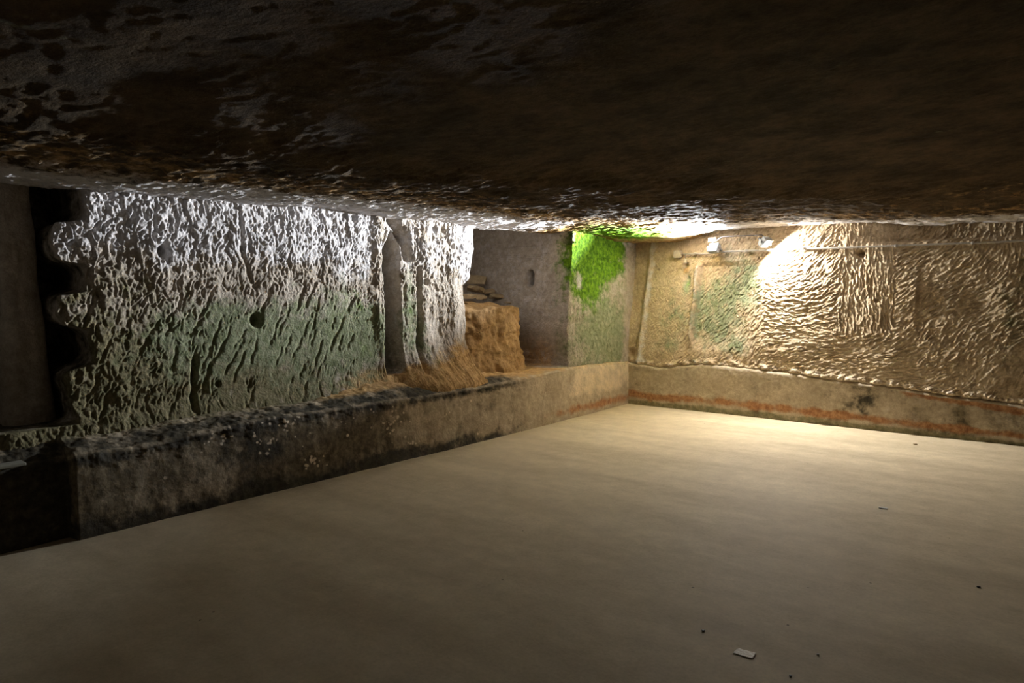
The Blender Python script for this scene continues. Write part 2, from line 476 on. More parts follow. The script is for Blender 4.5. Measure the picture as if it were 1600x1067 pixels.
# openings
Yc = (Y[:-1, :-1] + Y[1:, 1:]) / 2; Zc = (Z[:-1, :-1] + Z[1:, 1:]) / 2
jag = 0.018 * fbm(Yc * 9, Zc * 9, 61, 3) + 0.012 * fbm(Yc * 30, Zc * 30, 66, 2)
ny0 = L(727, 500)[0]; ny0b = L(741, 360)[0]
near_edge = np.interp(Zc, [0.6, 1.30, 1.55, 1.62, 2.2], [L(727, 560)[0], L(727, 470)[0], L(722, 440)[0], L(732, 400)[0], L(742, 352)[0]])
far_e = [onX(880, 570, -.10)[1], onX(881, 480, -.10)[1], onX(889, 365, -.12)[1]]
far_edge = np.interp(Zc, [0.55, 1.25, 2.2], far_e)
zfl = 0.60
niche = (Yc > near_edge + jag) & (Yc < far_edge + jag * .7) & (Zc > zfl) & (Zc < 2.50)
s0 = np.interp(Zc, [0.6, 1.4, 1.85, 2.05], [L(600, 585)[0], L(598, 470)[0], L(594, 400)[0], L(606, 362)[0]])
s1 = np.interp(Zc, [0.6, 1.4, 1.85, 2.05], [L(627, 585)[0], L(626, 470)[0], L(622, 400)[0], L(620, 362)[0]])
slot = (Yc > s0 + jag * .8) & (Yc < s1 + jag * .8) & (Zc > L(600, 586)[1]) & (Zc < L(600, 360)[1] + jag)
# ragged tooth edge at the left end
zz = [L(100, y)[1] for y in (700, 662, 655, 580, 572, 515, 508, 462, 456, 412, 405, 348, 342, 280)]
ee = [L(x, 500)[0] for x in (106, 106, 108, 104, 146, 144, 96, 94, 140, 138, 95, 97, 145, 142)]
edgeL = np.interp(Zc, zz, ee)
recess = (Yc < edgeL + jag * 2.2) & (Yc > -7.45) & (Zc > L(100, 664)[1]) & (Zc < 2.50)
hole = niche | slot | recess
dep = np.zeros_like(Y)
dep += np.where(Y > -3.3, 1.75 + (0 if True else 0), np.where(Y > -5, 0.55, 0.62))
At = {}
n1 = fbm(Y * 2.2, Z * 2.2, 21, 4); n2 = fbm(Y * 7, Z * 7, 25, 3)
B = lambda px, py, ra, rb, x0=XL, rot=0: blob(Y, Z, *L(px, py, x0), ra, rb, rot)
leftpart = 1 - sst(-1.7, -1.4, Y)
At['pale'] = leftpart * np.clip(sst(1.45, 1.95, Z + .22 * n1) * 1.0 + 0.3 * sst(-4.6, -3.6, Y) * sst(1.1, 1.6, Z) - .25 * rough_end * (1 - sst(1.8, 2.05, Z)), 0, 1) + mossw * np.clip(0.9 * B(905, 440, .07, .13, -.05) + 1.0 * (1 - sst(-1.34, -1.27, Y)) * sst(.9, 1.5, Z), 0, 1) - leftpart * .55 * pil
At['pale'] = np.clip(At['pale'], 0, 1)
At['algae'] = np.clip(0.75 * B(440, 520, .95, .36) + .8 * B(560, 545, .45, .42) + .55 * B(330, 540, .5, .3) + .75 * B(638, 470, .10, .3) + .5 * B(660, 540, .15, .3)
                      + mossw * (0.85 * B(950, 520, .60, .38, -.05) + .45) * (1 - sst(-.16, .10, Y - .15 * (Z - 1))) + .25 * n1, 0, 1)
At['moss'] = np.clip(mossw * 1.25 * np.clip(1.1 * B(940, 392, .75, .36, -.05) + .9 * B(915, 440, .36, .36, -.05), 0, 1) * (1 - sst(-.20, .08, Y - .12 * (Z - 1))) + .3 * leftpart * (B(566, 465, .12, .16) + B(570, 540, .10, .2) + .8 * B(638, 480, .05, .2)), 0, 1)
At['moss'] *= 1 - .9 * np.clip(At['pale'], 0, 1) * mossw
At['olive'] = leftpart * np.clip(.95 * (1 - sst(.9, 1.45, Z + .2 * n1)) * (1 - sst(-4.7, -4.0, Y)) + .55 * rough_end * (1 - sst(1.5, 1.95, Z)), 0, 1)
At['ochre'] = np.clip(.9 * leftpart * sst(-4.5, -3.9, Y) * (1 - sst(.66, 1.0, Z + .1 * n2)) + .6 * sst(-3.2, -2.8, Y) * leftpart * (1 - sst(.8, 1.2, Z)) + .3 * (1 - sst(.7, .85, Z)) * leftpart, 0, 1)
At['soot_shade'] = np.zeros_like(Y); At['red'] = np.zeros_like(Y)
def side_attr(key, q):
    z = q[:, 2]
    if key == 'ochre': return 0.75 * (1 - sst(.6, 1.2, z)) * (q[:, 1] > -3.2)
    if key == 'olive': return 0.55 * (1 - sst(.9, 1.9, z)) * (q[:, 1] < -3.2)
    if key == 'pale': return 0.30 * (q[:, 1] > -5)
    if key == 'soot_shade': return 0.55 * (q[:, 1] < -5.5)  # dark colour stands in for the shade inside the left recess
    return 0 * z
yf = float(np.mean(far_e))
d1 = onY(826, 435, yf); d2 = onY(884, 373, yf)
wall_left = wall_with_holes('wall_left', np.stack([XS, Y, Z], -1), hole, dep, (-1, 0, 0), MAT_WALL, At, flip=False, side_attr=side_attr,
    dents=[(tuple(d1), (.05, .3, .08), (0, 1.3, 0)), (tuple(d2), (.09, .3, .07), (0, .25, 0))])
tag(wall_left, kind='structure')

# ================================================================== RIGHT WALL (plane y = 0, runs along x)
xs = np.concatenate([np.arange(-0.35, 4.85, 0.0062), np.arange(4.85, 8.9, 0.08)])
zr = np.concatenate([np.arange(0.25, 2.26, 0.0062), np.arange(2.26, 3.0, 0.04)])
X, Z2 = np.meshgrid(xs, zr, indexing='ij')
def lean(X, Z):
    return (0.30 - 0.17 * sst(0.4, 2.6, X)) * sst(0.35, 2.3, Z) + 0.02
def R(px, py, y0=0.1):
    p = onY(px, py, y0); return p[0], p[2]
Hr = np.zeros_like(X)
Hr += 0.030 * fbm(X * 1.1, Z2 * 1.1, 91, 3) + 0.010 * fbm(X * 3.5, Z2 * 3, 93, 4)
rng2 = random.Random(11)
cA = R(1210, 300); cB = R(1500, 330)
def pickR(u, v):
    if u > 4.9: return None
    if u < 0.70:
        a = math.radians(80 + rng2.gauss(0, 30)); return (a, rng2.uniform(.015, .035), rng2.uniform(.007, .011), rng2.uniform(.002, .005))
    if u < 1.75:
        a = math.radians(58 + rng2.gauss(0, 18)); k = .9
        return (a, rng2.uniform(.018, .042), rng2.uniform(.0075, .012), rng2.uniform(.003, .008) * k)
    # sweeping arcs left by the picks
    if u < 3.0: ang = math.atan2(v - (cA[1] + .25), u - (cA[0] - .1)) + math.pi / 2
    else: ang = math.atan2(v - (cB[1] + .45), u - (cB[0] - 1.3)) + math.pi / 2
    ang += rng2.gauss(0, .26) + 0.25 * math.sin(u * 3 + v * 4)
    if 2.55 < u < 3.1 and v > 1.0: ang = math.radians(92 + rng2.gauss(0, 14))
    return (ang, rng2.uniform(.020, .058), rng2.uniform(.0075, .0125), rng2.uniform(.003, .008))
stamp(Hr, xs, zr, 30000, pickR, rng2)
Hr += 0.005 * fbm(X * 18, Z2 * 18, 131, 3, .6)
# vertical rib and the set-back panel to its right
rx = R(1081, 480)[0]
ribz = sst(R(1081, 550)[1], R(1081, 520)[1], Z2) * (1 - sst(R(1081, 418)[1], R(1081, 408)[1], Z2))
wv = .012 * fbm(Z2 * 3, X * 2, 37, 3)
Hr += ribz * 0.060 * np.exp(-((X - rx + wv) / .030) ** 2)
Hr -= ribz * 0.045 * sst(rx + .02, rx + .06, X + wv) * (1 - sst(rx + .5, rx + .95, X))
# rolled plaster fillet in the corner
cr = .16 + .02 * Z2
Hr += 0.035 * np.exp(-((X - .12 - .06 * Z2 * .5 + wv) / .035) ** 2)
# step near px 1432, and a few holes
gx, gz = R(1433, 460)
Hr += .030 * sst(gx - .25, gx - .02, X) * (1 - sst(gx - .015, gx + .02, X)) * blob(X, Z2, gx, gz, .5, .22)
for px, py, r, d in ((1343, 397, .040, .09), (1062, 414, .035, .09), (1215, 405, .02, .03), (1020, 422, .02, .03), (990, 550, .05, .07), (1370, 470, .02, .03)):
    cu, cv = R(px, py); Hr -= d * np.exp(-(np.hypot(X - cu, (Z2 - cv)) / r) ** 4)
cu, cv = R(1066, 437); Hr -= .06 * blob(X, Z2, cu, cv, .035, .085)
# undercut just beneath the ceiling at the right
Hr -= 0.12 * sst(2.7, 3.2, X) * sst(1.93, 1.97, Z2 + .012 * n2[0, 0] + .01 * fbm(X * 6, Z2 * 6, 12, 2))
# rough lip over the ledge
lipz = np.interp(X[:, 0], [onY(p, q)[0] for p, q in ((985, 567), (1030, 575), (1093, 569), (1173, 577), (1250, 586), (1297, 594), (1378, 602), (1469, 617), (1600, 633))],
                 [onY(p, q)[2] for p, q in ((985, 567), (1030, 575), (1093, 569), (1173, 577), (1250, 586), (1297, 594), (1378, 602), (1469, 617), (1600, 633))])[:, None]
Hr += 0.018 * np.exp(-((Z2 - lipz - .03) / .03) ** 2) * (.6 + 3.0 * fbm(X * 12, Z2 * 12, 99, 3))
Hr -= 0.03 * (1 - sst(-.02, .02, Z2 - lipz))
fr = X < 4.87
YS = lean(X, Z2) - np.where(fr, Hr, 0.03 * fbm(X, Z2, 91, 3))
Ar = {k: np.zeros_like(X) for k in KEYS}
nr1 = fbm(X * 2.2, Z2 * 2.2, 121, 4)
C = lambda px, py, ra, rb, rot=0: blob(X, Z2, *R(px, py), ra, rb, rot)
Ar['algae'] = np.clip(.55 * C(1050, 490, .24, .36) + .45 * C(1040, 540, .2, .12) + 1.0 * C(1115, 490, .26, .46) + .78 * C(1160, 440, .26, .42) + .5 * C(1088, 480, .035, .5) + .7 * C(1066, 440, .05, .14) + .5 * C(1160, 540, .24, .14), 0, .85)
Ar['algae'] *= 1 - sst(R(1180, 480)[0], R(1225, 480)[0], X + .1 * nr1)
Ar['pale'] = np.clip(.55 * np.exp(-((X - .14 - .03 * Z2) / .06) ** 2) * (Z2 > .55) + .25 * np.exp(-((Z2 - lipz - .04) / .03) ** 2) + .5 * ribz * np.exp(-((X - rx + wv) / .03) ** 2), 0, 1)
Ar['ochre'] = np.clip(C(1063, 421, .05, .06), 0, 1)
Ar['moss'] = .5 * C(1066, 437, .04, .09)
Ar['olive'] = np.clip(.5 * C(1585, 480, .15, .6), 0, 1)
wall_right = link_mesh('wall_right', np.stack([X, YS, Z2], -1).reshape(-1, 3), grid_quads(len(xs), len(zr), True), MAT_WALL_R, Ar)
tag(wall_right, kind='structure')

# ================================================================== CEILING
xc = np.concatenate([np.arange(-0.42, 5.2, 0.016), np.arange(5.2, 8.9, 0.08)])
yc = np.concatenate([np.arange(-12.4, -8.6, 0.08), np.arange(-8.6, 0.5, 0.016)])
XC, YC = np.meshgrid(xc, yc, indexing='ij')
ZC = 2.185 + 0 * XC
ZC -= 0.09 * sst(-1.6, .3, YC) * (1 - sst(.5, 1.3, XC))            # lower in the corner
ZC -= 0.10 * sst(1.8, 4.0, XC) * sst(-2.8, -.6, YC)               # and over the right wall
# the slab lifts away towards the middle of the room, past a low crest
crest = 1.35 + 0.30 * fbm(YC * .7, XC * .3, 203, 3)
away = np.maximum(XC - crest - sst(-5.0, -1.0, YC) * 2.2, 0) * (1 - sst(-2.2, -.7, YC))
ZC += 0.05 * fbm(XC * .55, YC * .55, 201, 3) * (1 - .7 * sst(0, .8, away))
ZC += 0.11 * (1 - np.exp(-away / .7)) + .055 * away
ZC += .16 * sst(0, 2.2, -(YC + 6.95)) * (1 - sst(-2.2, -.7, YC)) * (XC > -9)
calm = 1 - .80 * sst(0, .7, away)
ZC += 0.013 * calm * fbm(XC * 3.0, YC * 3.0, 207, 4, 0.55)
f1, f2, rid = cells(XC * 7 + .6 * fbm(XC * 4, YC * 4, 208, 2), YC * 9, 6)
ZC += 0.012 * calm * (rid - .5) * sst(0, .25, f2 - f1)
ZC += 0.005 * calm * ridged(XC * 9, YC * 14, 210, 3)
Hc = np.zeros_like(XC)
rng3 = random.Random(21)
def pickC(u, v):
    if v < -8.5 or u > 5.1: return None
    return (math.radians(25 + rng3.gauss(0, 25)), rng3.uniform(.05, .14), rng3.uniform(.016, .028), rng3.uniform(.004, .010))
stamp(Hc, xc, yc, 9000, pickC, rng3)
ZC -= Hc * calm
ZC += .006 * calm * fbm(XC * 13, YC * 13, 215, 2, .6)
Ac = {k: np.zeros_like(XC) for k in KEYS}
nc = fbm(XC * 2, YC * 2, 221, 4)
Ac['moss'] = np.clip(1.1 * blob(XC, YC, .35, -.75, .55, .75) + .2 * nc, 0, 1) * (XC < 1.3)
Ac['pale'] = np.clip(.85 * (1 - sst(.15, .75, XC + .2 * nc)) * (1 - sst(-1.9, -1.3, YC)) + .8 * sst(-1.0, -.3, YC + .2 * nc) * sst(.7, 1.2, XC), 0, 1)
Ac['ochre'] = .42 * (1 - sst(.5, 1.8, XC + .3 * nc)) + .3 * sst(-2.2, -.9, YC + .3 * nc)  # lit speckle along the walls put into the colour as lighter brown
Ac['algae'] = np.clip(.22 * nc, 0, 1)
ceil_co = np.stack([XC, YC, ZC], -1)
skirt = ceil_co[:1].copy(); skirt[..., 2] += .35
cc = np.concatenate([skirt, ceil_co], 0)
Acs = {k: np.concatenate([v[:1], v], 0) for k, v in Ac.items()}
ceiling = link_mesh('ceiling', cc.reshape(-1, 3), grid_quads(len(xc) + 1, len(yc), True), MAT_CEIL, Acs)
tag(ceiling, kind='structure')

# ================================================================== FLOOR
xf = np.arange(-0.3, 9.0, 0.06); yf_ = np.arange(-12.5, 0.3, 0.06)
XF, YF = np.meshgrid(xf, yf_, indexing='ij')
ZF = 0.006 * fbm(XF * .8, YF * .8, 301, 3)
floor = link_mesh('floor', np.stack([XF, YF, ZF], -1).reshape(-1, 3), grid_quads(len(xf), len(yf_)), MAT_FLOOR)
tag(floor, kind='structure')

# the two walls behind the camera
def back_wall(name, a, b, axis, at, flip):
    s = np.arange(a, b, .08); z = np.arange(-.05, 3.0, .08); S, ZZ = np.meshgrid(s, z, indexing='ij')
    D = at + 0.06 * fbm(S * 1.2, ZZ * 1.2, 401, 4)
    P = np.stack([D, S, ZZ], -1) if axis == 0 else np.stack([S, D, ZZ], -1)
    o = link_mesh(name, P.reshape(-1, 3), grid_quads(len(s), len(z), flip), MAT_WALL, {k: 0 * S for k in KEYS}); tag(o, kind='structure')
back_wall('wall_front', -12.4, .4, 0, 8.7, True)
back_wall('wall_back', -.5, 8.9, 1, -12.3, False)

# ================================================================== LEDGES along the walls
def ledge(name, s, front, zt, back, zb, fn, mat, seed, rough_top, attrs_fn, flip):
    """profile: face from the floor to the edge, rounded edge, top back to the wall; fn(s, off, z) -> xyz"""
    n = len(s); S = s[:, None]
    nf, nt_ = 84, 44
    t = np.linspace(0, 1, nf)[None, :]; u = np.linspace(0, 1, nt_)[None, :]
    r = 0.03
    fz = -0.04 + (zt[:, None] - r + 0.04) * t; fo = front[:, None] + 0 * t
    an = np.linspace(0, math.pi / 2, 7)[None, 1:]
    ez = zt[:, None] - r + r * np.sin(an); eo = front[:, None] - r + r * np.cos(an)
    tz = zt[:, None] + (zb - zt)[:, None] * u[:, 1:] ** .8; to = (front[:, None] - r) + (back - front + r)[:, None] * u[:, 1:]
    OFF = np.concatenate([fo, eo, to], 1); ZZ = np.concatenate([fz, ez, tz], 1)
    SS = S + 0 * OFF
    istop = np.concatenate([0 * fo, .6 + 0 * eo, 1 + 0 * to], 1)
    arc = np.cumsum(np.concatenate([np.zeros((n, 1)), np.hypot(np.diff(OFF, axis=1), np.diff(ZZ, axis=1))], 1), 1)
    nearedge = np.exp(-((arc - (zt[:, None] + .02)) / .10) ** 2)
    d = 0.014 * fbm(SS * 1.4, arc * 1.4, seed, 3) + 0.005 * fbm(SS * 9, arc * 9, seed + 3, 4)
    rt = rough_top[:, None] * np.maximum(istop, nearedge * .9)
    f1, f2, rid = cells(SS * 16, arc * 16, seed + 7)
    d = d + rt * (0.013 * fbm(SS * 9, arc * 13, seed + 5, 4, .65) + 0.007 * (rid - .5) * sst(0, .2, f2 - f1))
    OFF = OFF + d * (1 - istop * .8); ZZ = ZZ + d * istop
    A = attrs_fn(SS, ZZ, istop, arc, zt[:, None])
    P = fn(SS, OFF, ZZ)
    return link_mesh(name, P.reshape(-1, 3), grid_quads(P.shape[0], P.shape[1], flip), mat, A)

sl = np.concatenate([np.arange(-12.3, -7.5, .06), np.arange(-7.5, -0.0, .009), [0.0, .02]])
FX = 0.06
tp = [onX(p, q, FX) for p, q in ((124, 709), (187, 702), (240, 692), (319, 674), (375, 661), (442, 648), (500, 641), (590, 628), (669, 618), (708, 610), (760, 602), (800, 594), (840, 586), (878, 577), (927, 570), (982, 566))]
zt = np.interp(sl, [p[1] for p in tp], [p[2] for p in tp])
bk = [onX(p, q, XL) for p, q in ((116, 667), (300, 645), (442, 626), (507, 611), (600, 590), (667, 590), (727, 583), (820, 578))]
zb = np.interp(sl, [p[1] for p in bk], [p[2] for p in bk]); zb = np.maximum(zb, zt - .02)
y118 = onX(118, 780, FX)[1]
front = np.interp(sl, [-12, -5.5, -3.2, -1.5, 0], [.06, .06, .07, .05, 0.0]) - 0.11 * (1 - sst(y118 - .012, y118 + .006, sl))
zt = zt - .03 * (1 - sst(y118 - .012, y118 + .006, sl))
back = np.full_like(sl, XL - .04) + .22 * sst(-1.55, -1.3, sl)
rough_top = (1 - sst(-2.4, -1.5, sl)) * .8 + .12
rngf = random.Random(5)
flecks = []
for (px, py, sp, k) in ((410, 690, 18, 16), (485, 720, 16, 18), (615, 660, 16, 22), (600, 625, 35, 26), (450, 655, 14, 14), (350, 672, 18, 12), (560, 632, 12, 10), (330, 668, 40, 16), (420, 650, 30, 14), (540, 640, 60, 16), (640, 690, 20, 8), (700, 640, 50, 8), (760, 650, 60, 8), (300, 730, 90, 7)):
    for _ in range(k):
        p = onX(px + rngf.gauss(0, sp * .6), py + rngf.gauss(0, sp * .45), FX); flecks.append((p[1], p[2], rngf.uniform(.005, .014)))
def attrsL(S, ZZ, top_, arc, ztop):
    n1 = fbm(S * 1.6, arc * 1.6, 501, 4); n2 = fbm(S * 6, arc * 3, 505, 4)
    h = ZZ / ztop
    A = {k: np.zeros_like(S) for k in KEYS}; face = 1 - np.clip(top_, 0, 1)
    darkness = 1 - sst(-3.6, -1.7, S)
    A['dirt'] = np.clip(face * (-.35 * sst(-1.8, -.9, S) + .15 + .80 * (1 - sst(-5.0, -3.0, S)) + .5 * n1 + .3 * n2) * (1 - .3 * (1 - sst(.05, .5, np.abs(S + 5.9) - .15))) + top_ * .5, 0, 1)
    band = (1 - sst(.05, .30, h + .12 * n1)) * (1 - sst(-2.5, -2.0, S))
    A['soot_shade'] = np.clip(face * band * (.6 + .4 * darkness) * .9 + face * .85 * blob(S, ZZ, *onX(400, 700, FX)[1:], .28, .16) + face * .35 * blob(S, ZZ, *onX(540, 705, FX)[1:], .4, .10)
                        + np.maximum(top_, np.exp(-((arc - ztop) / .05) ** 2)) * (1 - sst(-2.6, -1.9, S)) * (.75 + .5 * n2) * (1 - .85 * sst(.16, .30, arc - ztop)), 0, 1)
    A['soot_shade'] = np.maximum(A['soot_shade'], .95 * face * (1 - sst(y118 - .012, y118 + .006, S)))  # face turns near black left of the step
    A['ochre'] = np.clip(top_ * (sst(.14, .28, arc - ztop) * sst(-5.0, -4.2, S) + .7 * sst(-2.9, -2.2, S)), 0, 1)
    A['olive'] = np.clip(top_ * (.5 * sst(.15, .3, arc - ztop)) * (1 - sst(-4.8, -4.0, S)), 0, 1)
    A['red'] = np.clip(face * np.exp(-((h - .17 - .04 * n1) / .10) ** 2) * sst(-2.3, -1.2, S) * .75, 0, 1)
    peach = face * .7 * sst(-1.7, -1.1, S) * sst(.28, .5, h)
    fl = np.zeros_like(S)
    for (a, b, r) in flecks:
        i0, i1 = np.searchsorted(sl, (a - .06, a + .06))
        if i1 <= i0: continue
        dd = np.hypot((S[i0:i1] - a) * 1.0, (ZZ[i0:i1] - b)); fl[i0:i1] = np.maximum(fl[i0:i1], face[i0:i1] * np.exp(-(dd / r) ** 4))
    A['fleck'] = np.maximum(fl, peach)
    return A
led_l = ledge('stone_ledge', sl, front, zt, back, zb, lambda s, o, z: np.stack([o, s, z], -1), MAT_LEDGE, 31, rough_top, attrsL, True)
tag(led_l, 'long low plastered stone ledge with crumbling dark top under the mossy left wall and niche', 'ledge')

sr = np.concatenate([np.arange(-.02, 4.85, .009), np.arange(4.85, 8.9, .06)])
tpr = [onY(p, q, 0) for p, q in ((985, 567), (1030, 575), (1093, 569), (1173, 577), (1250, 586), (1297, 594), (1378, 602), (1469, 617), (1600, 633))]
ztr = np.interp(sr, [p[0] for p in tpr], [p[2] for p in tpr])
ztr = ztr + .008 * fbm(sr * 9, sr * 0, 3, 3)
def attrsR(S, ZZ, top_, arc, ztop):
    n1 = fbm(S * 1.6, arc * 1.6, 601, 4); n2 = fbm(S * 6, arc * 6, 605, 4)
    h = ZZ / ztop; face = 1 - np.clip(top_, 0, 1)
    A = {k: np.zeros_like(S) for k in KEYS}
    A['dirt'] = np.clip(face * (.12 + .35 * sst(1.6, 3.6, S) + .45 * n1 + .25 * n2), 0, 1)
    A['red'] = np.clip(face * (np.exp(-((h - .25 - .03 * n1) / .10) ** 2) * (.95 + .4 * n1) + 1.1 * np.exp(-((h - .92 + .10 * sst(3.6, 4.4, S)) / .09) ** 2) * sst(2.9, 3.6, S)), 0, 1)
    A['olive'] = np.clip(face * .9 * (1 - sst(.06, .18, h + .05 * n1)), 0, 1)
    xs_, zs_ = onY(1345, 635, 0)[0], onY(1345, 635, 0)[2]
    A['soot_shade'] = np.clip(face * (.8 * blob(S, ZZ, xs_, zs_, .16, .15) * (1 + 1.5 * n2) + .45 * blob(S, ZZ, onY(1180, 640, 0)[0], .1, .08, .1)), 0, 1)
    A['fleck'] = face * np.exp(-((h - .97) / .04) ** 2) * (.5 + n2) * .8
    return A
led_r = ledge('stone_ledge', sr, 0 * sr, ztr, 0 * sr - .10, ztr + .01, lambda s, o, z: np.stack([s, -o, z], -1), MAT_LEDGE, 61, .25 + 0 * sr, attrsR, False)
tag(led_r, 'low plastered ledge with a rust red stripe along the pick-marked right wall', 'ledge')

# ================================================================== rock and stones in the niche
def rock_mound():
    nA, nH = 200, 130
    A_, T = np.meshgrid(np.linspace(0, 2 * math.pi, nA, endpoint=False), np.linspace(0, 1, nH), indexing='ij')
    cx, cy = -.98, -2.22
    prof = np.where(T < .72, T / .72, 1.0); capf = np.where(T < .72, 1.0, 1 - (T - .72) / .28)
    ca, sa = np.cos(A_), np.sin(A_)
    sup = (np.abs(ca) ** 3.2 + np.abs(sa) ** 3.2) ** (-1 / 3.2)
    z = .52 + (1.30 - .52) * prof + .10 * (1 - capf) + 0.05 * (T > .7) * 0
    flare = 1 + .04 * (1 - prof) ** 2.2
    rx_, ry_ = .60 * flare, .64 * flare
    # creased, creeping strata
    nse = .03 * fbm(A_ * 9, z * 7, 703, 4) + .05 * fbm(A_ * 2.2, z * 2.5, 701, 4) + .03 * ridged(A_ * 4 + z, z * 3.5, 705, 3) + .02 * fbm(A_ * 14, z * 12, 708, 3)
    seam = np.minimum(1, np.abs(((A_ * 2.2) % 6.283) ))
    rr = sup * capf ** .8 * (1 + nse * 1.3)
    fl = ((1 - prof) ** 2) * np.maximum(0, -sa) * .10
    x = cx + rx_ * ca * rr + .12 * (1 - prof) ** 2 * (ca > 0) ; y = cy + (ry_ + fl) * sa * rr
    z = z + .05 * fbm(x * 4, y * 4, 711, 3) * (T > .5) - .12 * np.clip((x - cx) , 0, 1) * (1 - capf)
    P = np.stack([x, y, z], -1)
    i = np.arange(nA)[:, None]; j = np.arange(nH - 1)[None, :]
    i2 = (i + 1) % nA
    q = np.stack([i * nH + j, i2 * nH + j, i2 * nH + j + 1, i * nH + j + 1], -1).reshape(-1, 4)
    o = link_mesh('rock_mound', P.reshape(-1, 3), q, MAT_RUBBLE)
    tag(o, 'ochre earthy rock mass slumped inside the square wall niche', 'rock')
rock_mound()
def stone(name, c, dims, rz, rx, seed, mat, label, group=None, base='rubble_stone'):
    import bmesh
    bm = bmesh.new(); bmesh.ops.create_icosphere(bm, subdivisions=4, radius=1)
    rg = random.Random(seed); planes = [(Vector((rg.gauss(0, 1), rg.gauss(0, 1), rg.gauss(0, 1))).normalized(), rg.uniform(.5, .8)) for _ in range(9)]
    for v in bm.verts:
        p = v.co.copy()
        for nrm, d in planes:
            k = p.dot(nrm)
            if k > d: p -= nrm * (k - d)
        p = Vector([math.copysign(min(abs(c_), .62), c_) for c_ in p])
        v.co = Vector((p.x * dims[0], p.y * dims[1], p.z * dims[2]))
    me = bpy.data.meshes.new(base); bm.to_mesh(me); bm.free(); me.materials.append(mat)
    o = bpy.data.objects.new(base, me); COL.objects.link(o); o.location = c; o.rotation_euler = (rx, 0.1, rz)
    tag(o, label, 'stone', group)
    return o
zs_ = 1.42
STN = [
    ((744, 437), -1.40, (.20, .14, .045), .6, .5, 'large tilted slab leaning highest in the niche rubble'),
    ((741, 451), -1.25, (.16, .13, .05), .2, -.2, 'grey wedge of stone below the tilted slab in the niche'),
    ((761, 455), -1.30, (.17, .12, .04), -.5, .25, 'flat broken slab just right of the wedge stone, niche rubble'),
    ((750, 464), -1.05, (.13, .11, .04), .9, .1, 'small flat stone at the left front rim of the rock mass'),
    ((774, 463), -1.15, (.14, .11, .045), 1.3, -.2, 'dark block in the middle of the niche rubble'),
    ((788, 460), -1.30, (.12, .10, .05), .3, .2, 'rough stone behind the middle block of the niche rubble'),
    ((797, 473), -1.00, (.15, .12, .035), -.3, -.1, 'thin slab lying at the right end of the rubble on the rock mass'),
    ((812, 470), -1.20, (.09, .08, .045), .8, .3, 'small dark stone at the far right of the niche rubble'),
    ((734, 462), -.95, (.10, .09, .04), .1, .2, 'small pale stone beside the near edge of the niche'),
]
for i, ((px, py), x0, dm, rz, rx_, lb) in enumerate(STN):
    p = onX(px, py, x0)
    stone('rubble_stone', tuple(p), dm, rz, rx_, 40 + i, MAT_SLAB, lb, 'loose stones heaped in the niche')
# packed earth the upper stones lie on
nb = 50
a, b = np.meshgrid(np.linspace(-1.95, -.75, nb), np.linspace(-2.92, -1.42, nb), indexing='ij')
zz_ = 1.20 + .16 * (1 - sst(-2.4, -1.5, b)) + .22 * (1 - sst(-1.6, -1.0, a)) * (1 - sst(-2.3, -1.5, b)) + .04 * fbm(a * 5, b * 5, 801, 4) - .9 * sst(-1.75, -1.45, b)
o = link_mesh('earth_bank', np.stack([a, b, zz_], -1).reshape(-1, 3), grid_quads(nb, nb), MAT_SLAB)
tag(o, 'bank of dark packed earth under the loose stones at the back of the niche', 'earth', kind='stuff')

# ================================================================== dark end bay at the far left
# rock pier standing in the recess
def pier():
    nA, nH = 60, 90
    A_, T = np.meshgrid(np.linspace(0, 2 * math.pi, nA, endpoint=False), np.linspace(0, 1, nH), indexing='ij')
    y0 = onX(38, 500, -.62)[1]
    z = .50 + 1.85 * T; wdt = .105 + .05 * (1 - T) ** 2
    ca, sa = np.cos(A_), np.sin(A_); sup = (np.abs(ca) ** 4 + np.abs(sa) ** 4) ** (-.25)
    k = 1 + .12 * fbm(A_ * 1.5, z * 3, 811, 3)
    P = np.stack([-.66 + .16 * ca * sup * k, y0 + wdt * sa * sup * k - .05 * T, z], -1)
    i = np.arange(nA)[:, None]; j = np.arange(nH - 1)[None, :]; i2 = (i + 1) % nA
    q = np.stack([i * nH + j, i2 * nH + j, i2 * nH + j + 1, i * nH + j + 1], -1).reshape(-1, 4)
    o = link_mesh('rock_pier', P.reshape(-1, 3), q, MAT_WALL, {k_: 0 * z for k_ in KEYS})
    tag(o, 'narrow dark upright rock pier in the shadowed bay at the far left', 'pier')
pier()
p = onX(14, 706, .02)
MB().box((0, 0, 0), (.10, .17, .018), bev=.004).build('pale_slab', MAT_PALE)
o = bpy.data.objects['pale_slab']; o.location = (p[0] - .06, p[1], float(np.interp(p[1], sl, zt)) + .012)
tag(o, 'small pale flat slab lying on the ledge edge at the far left', 'slab')

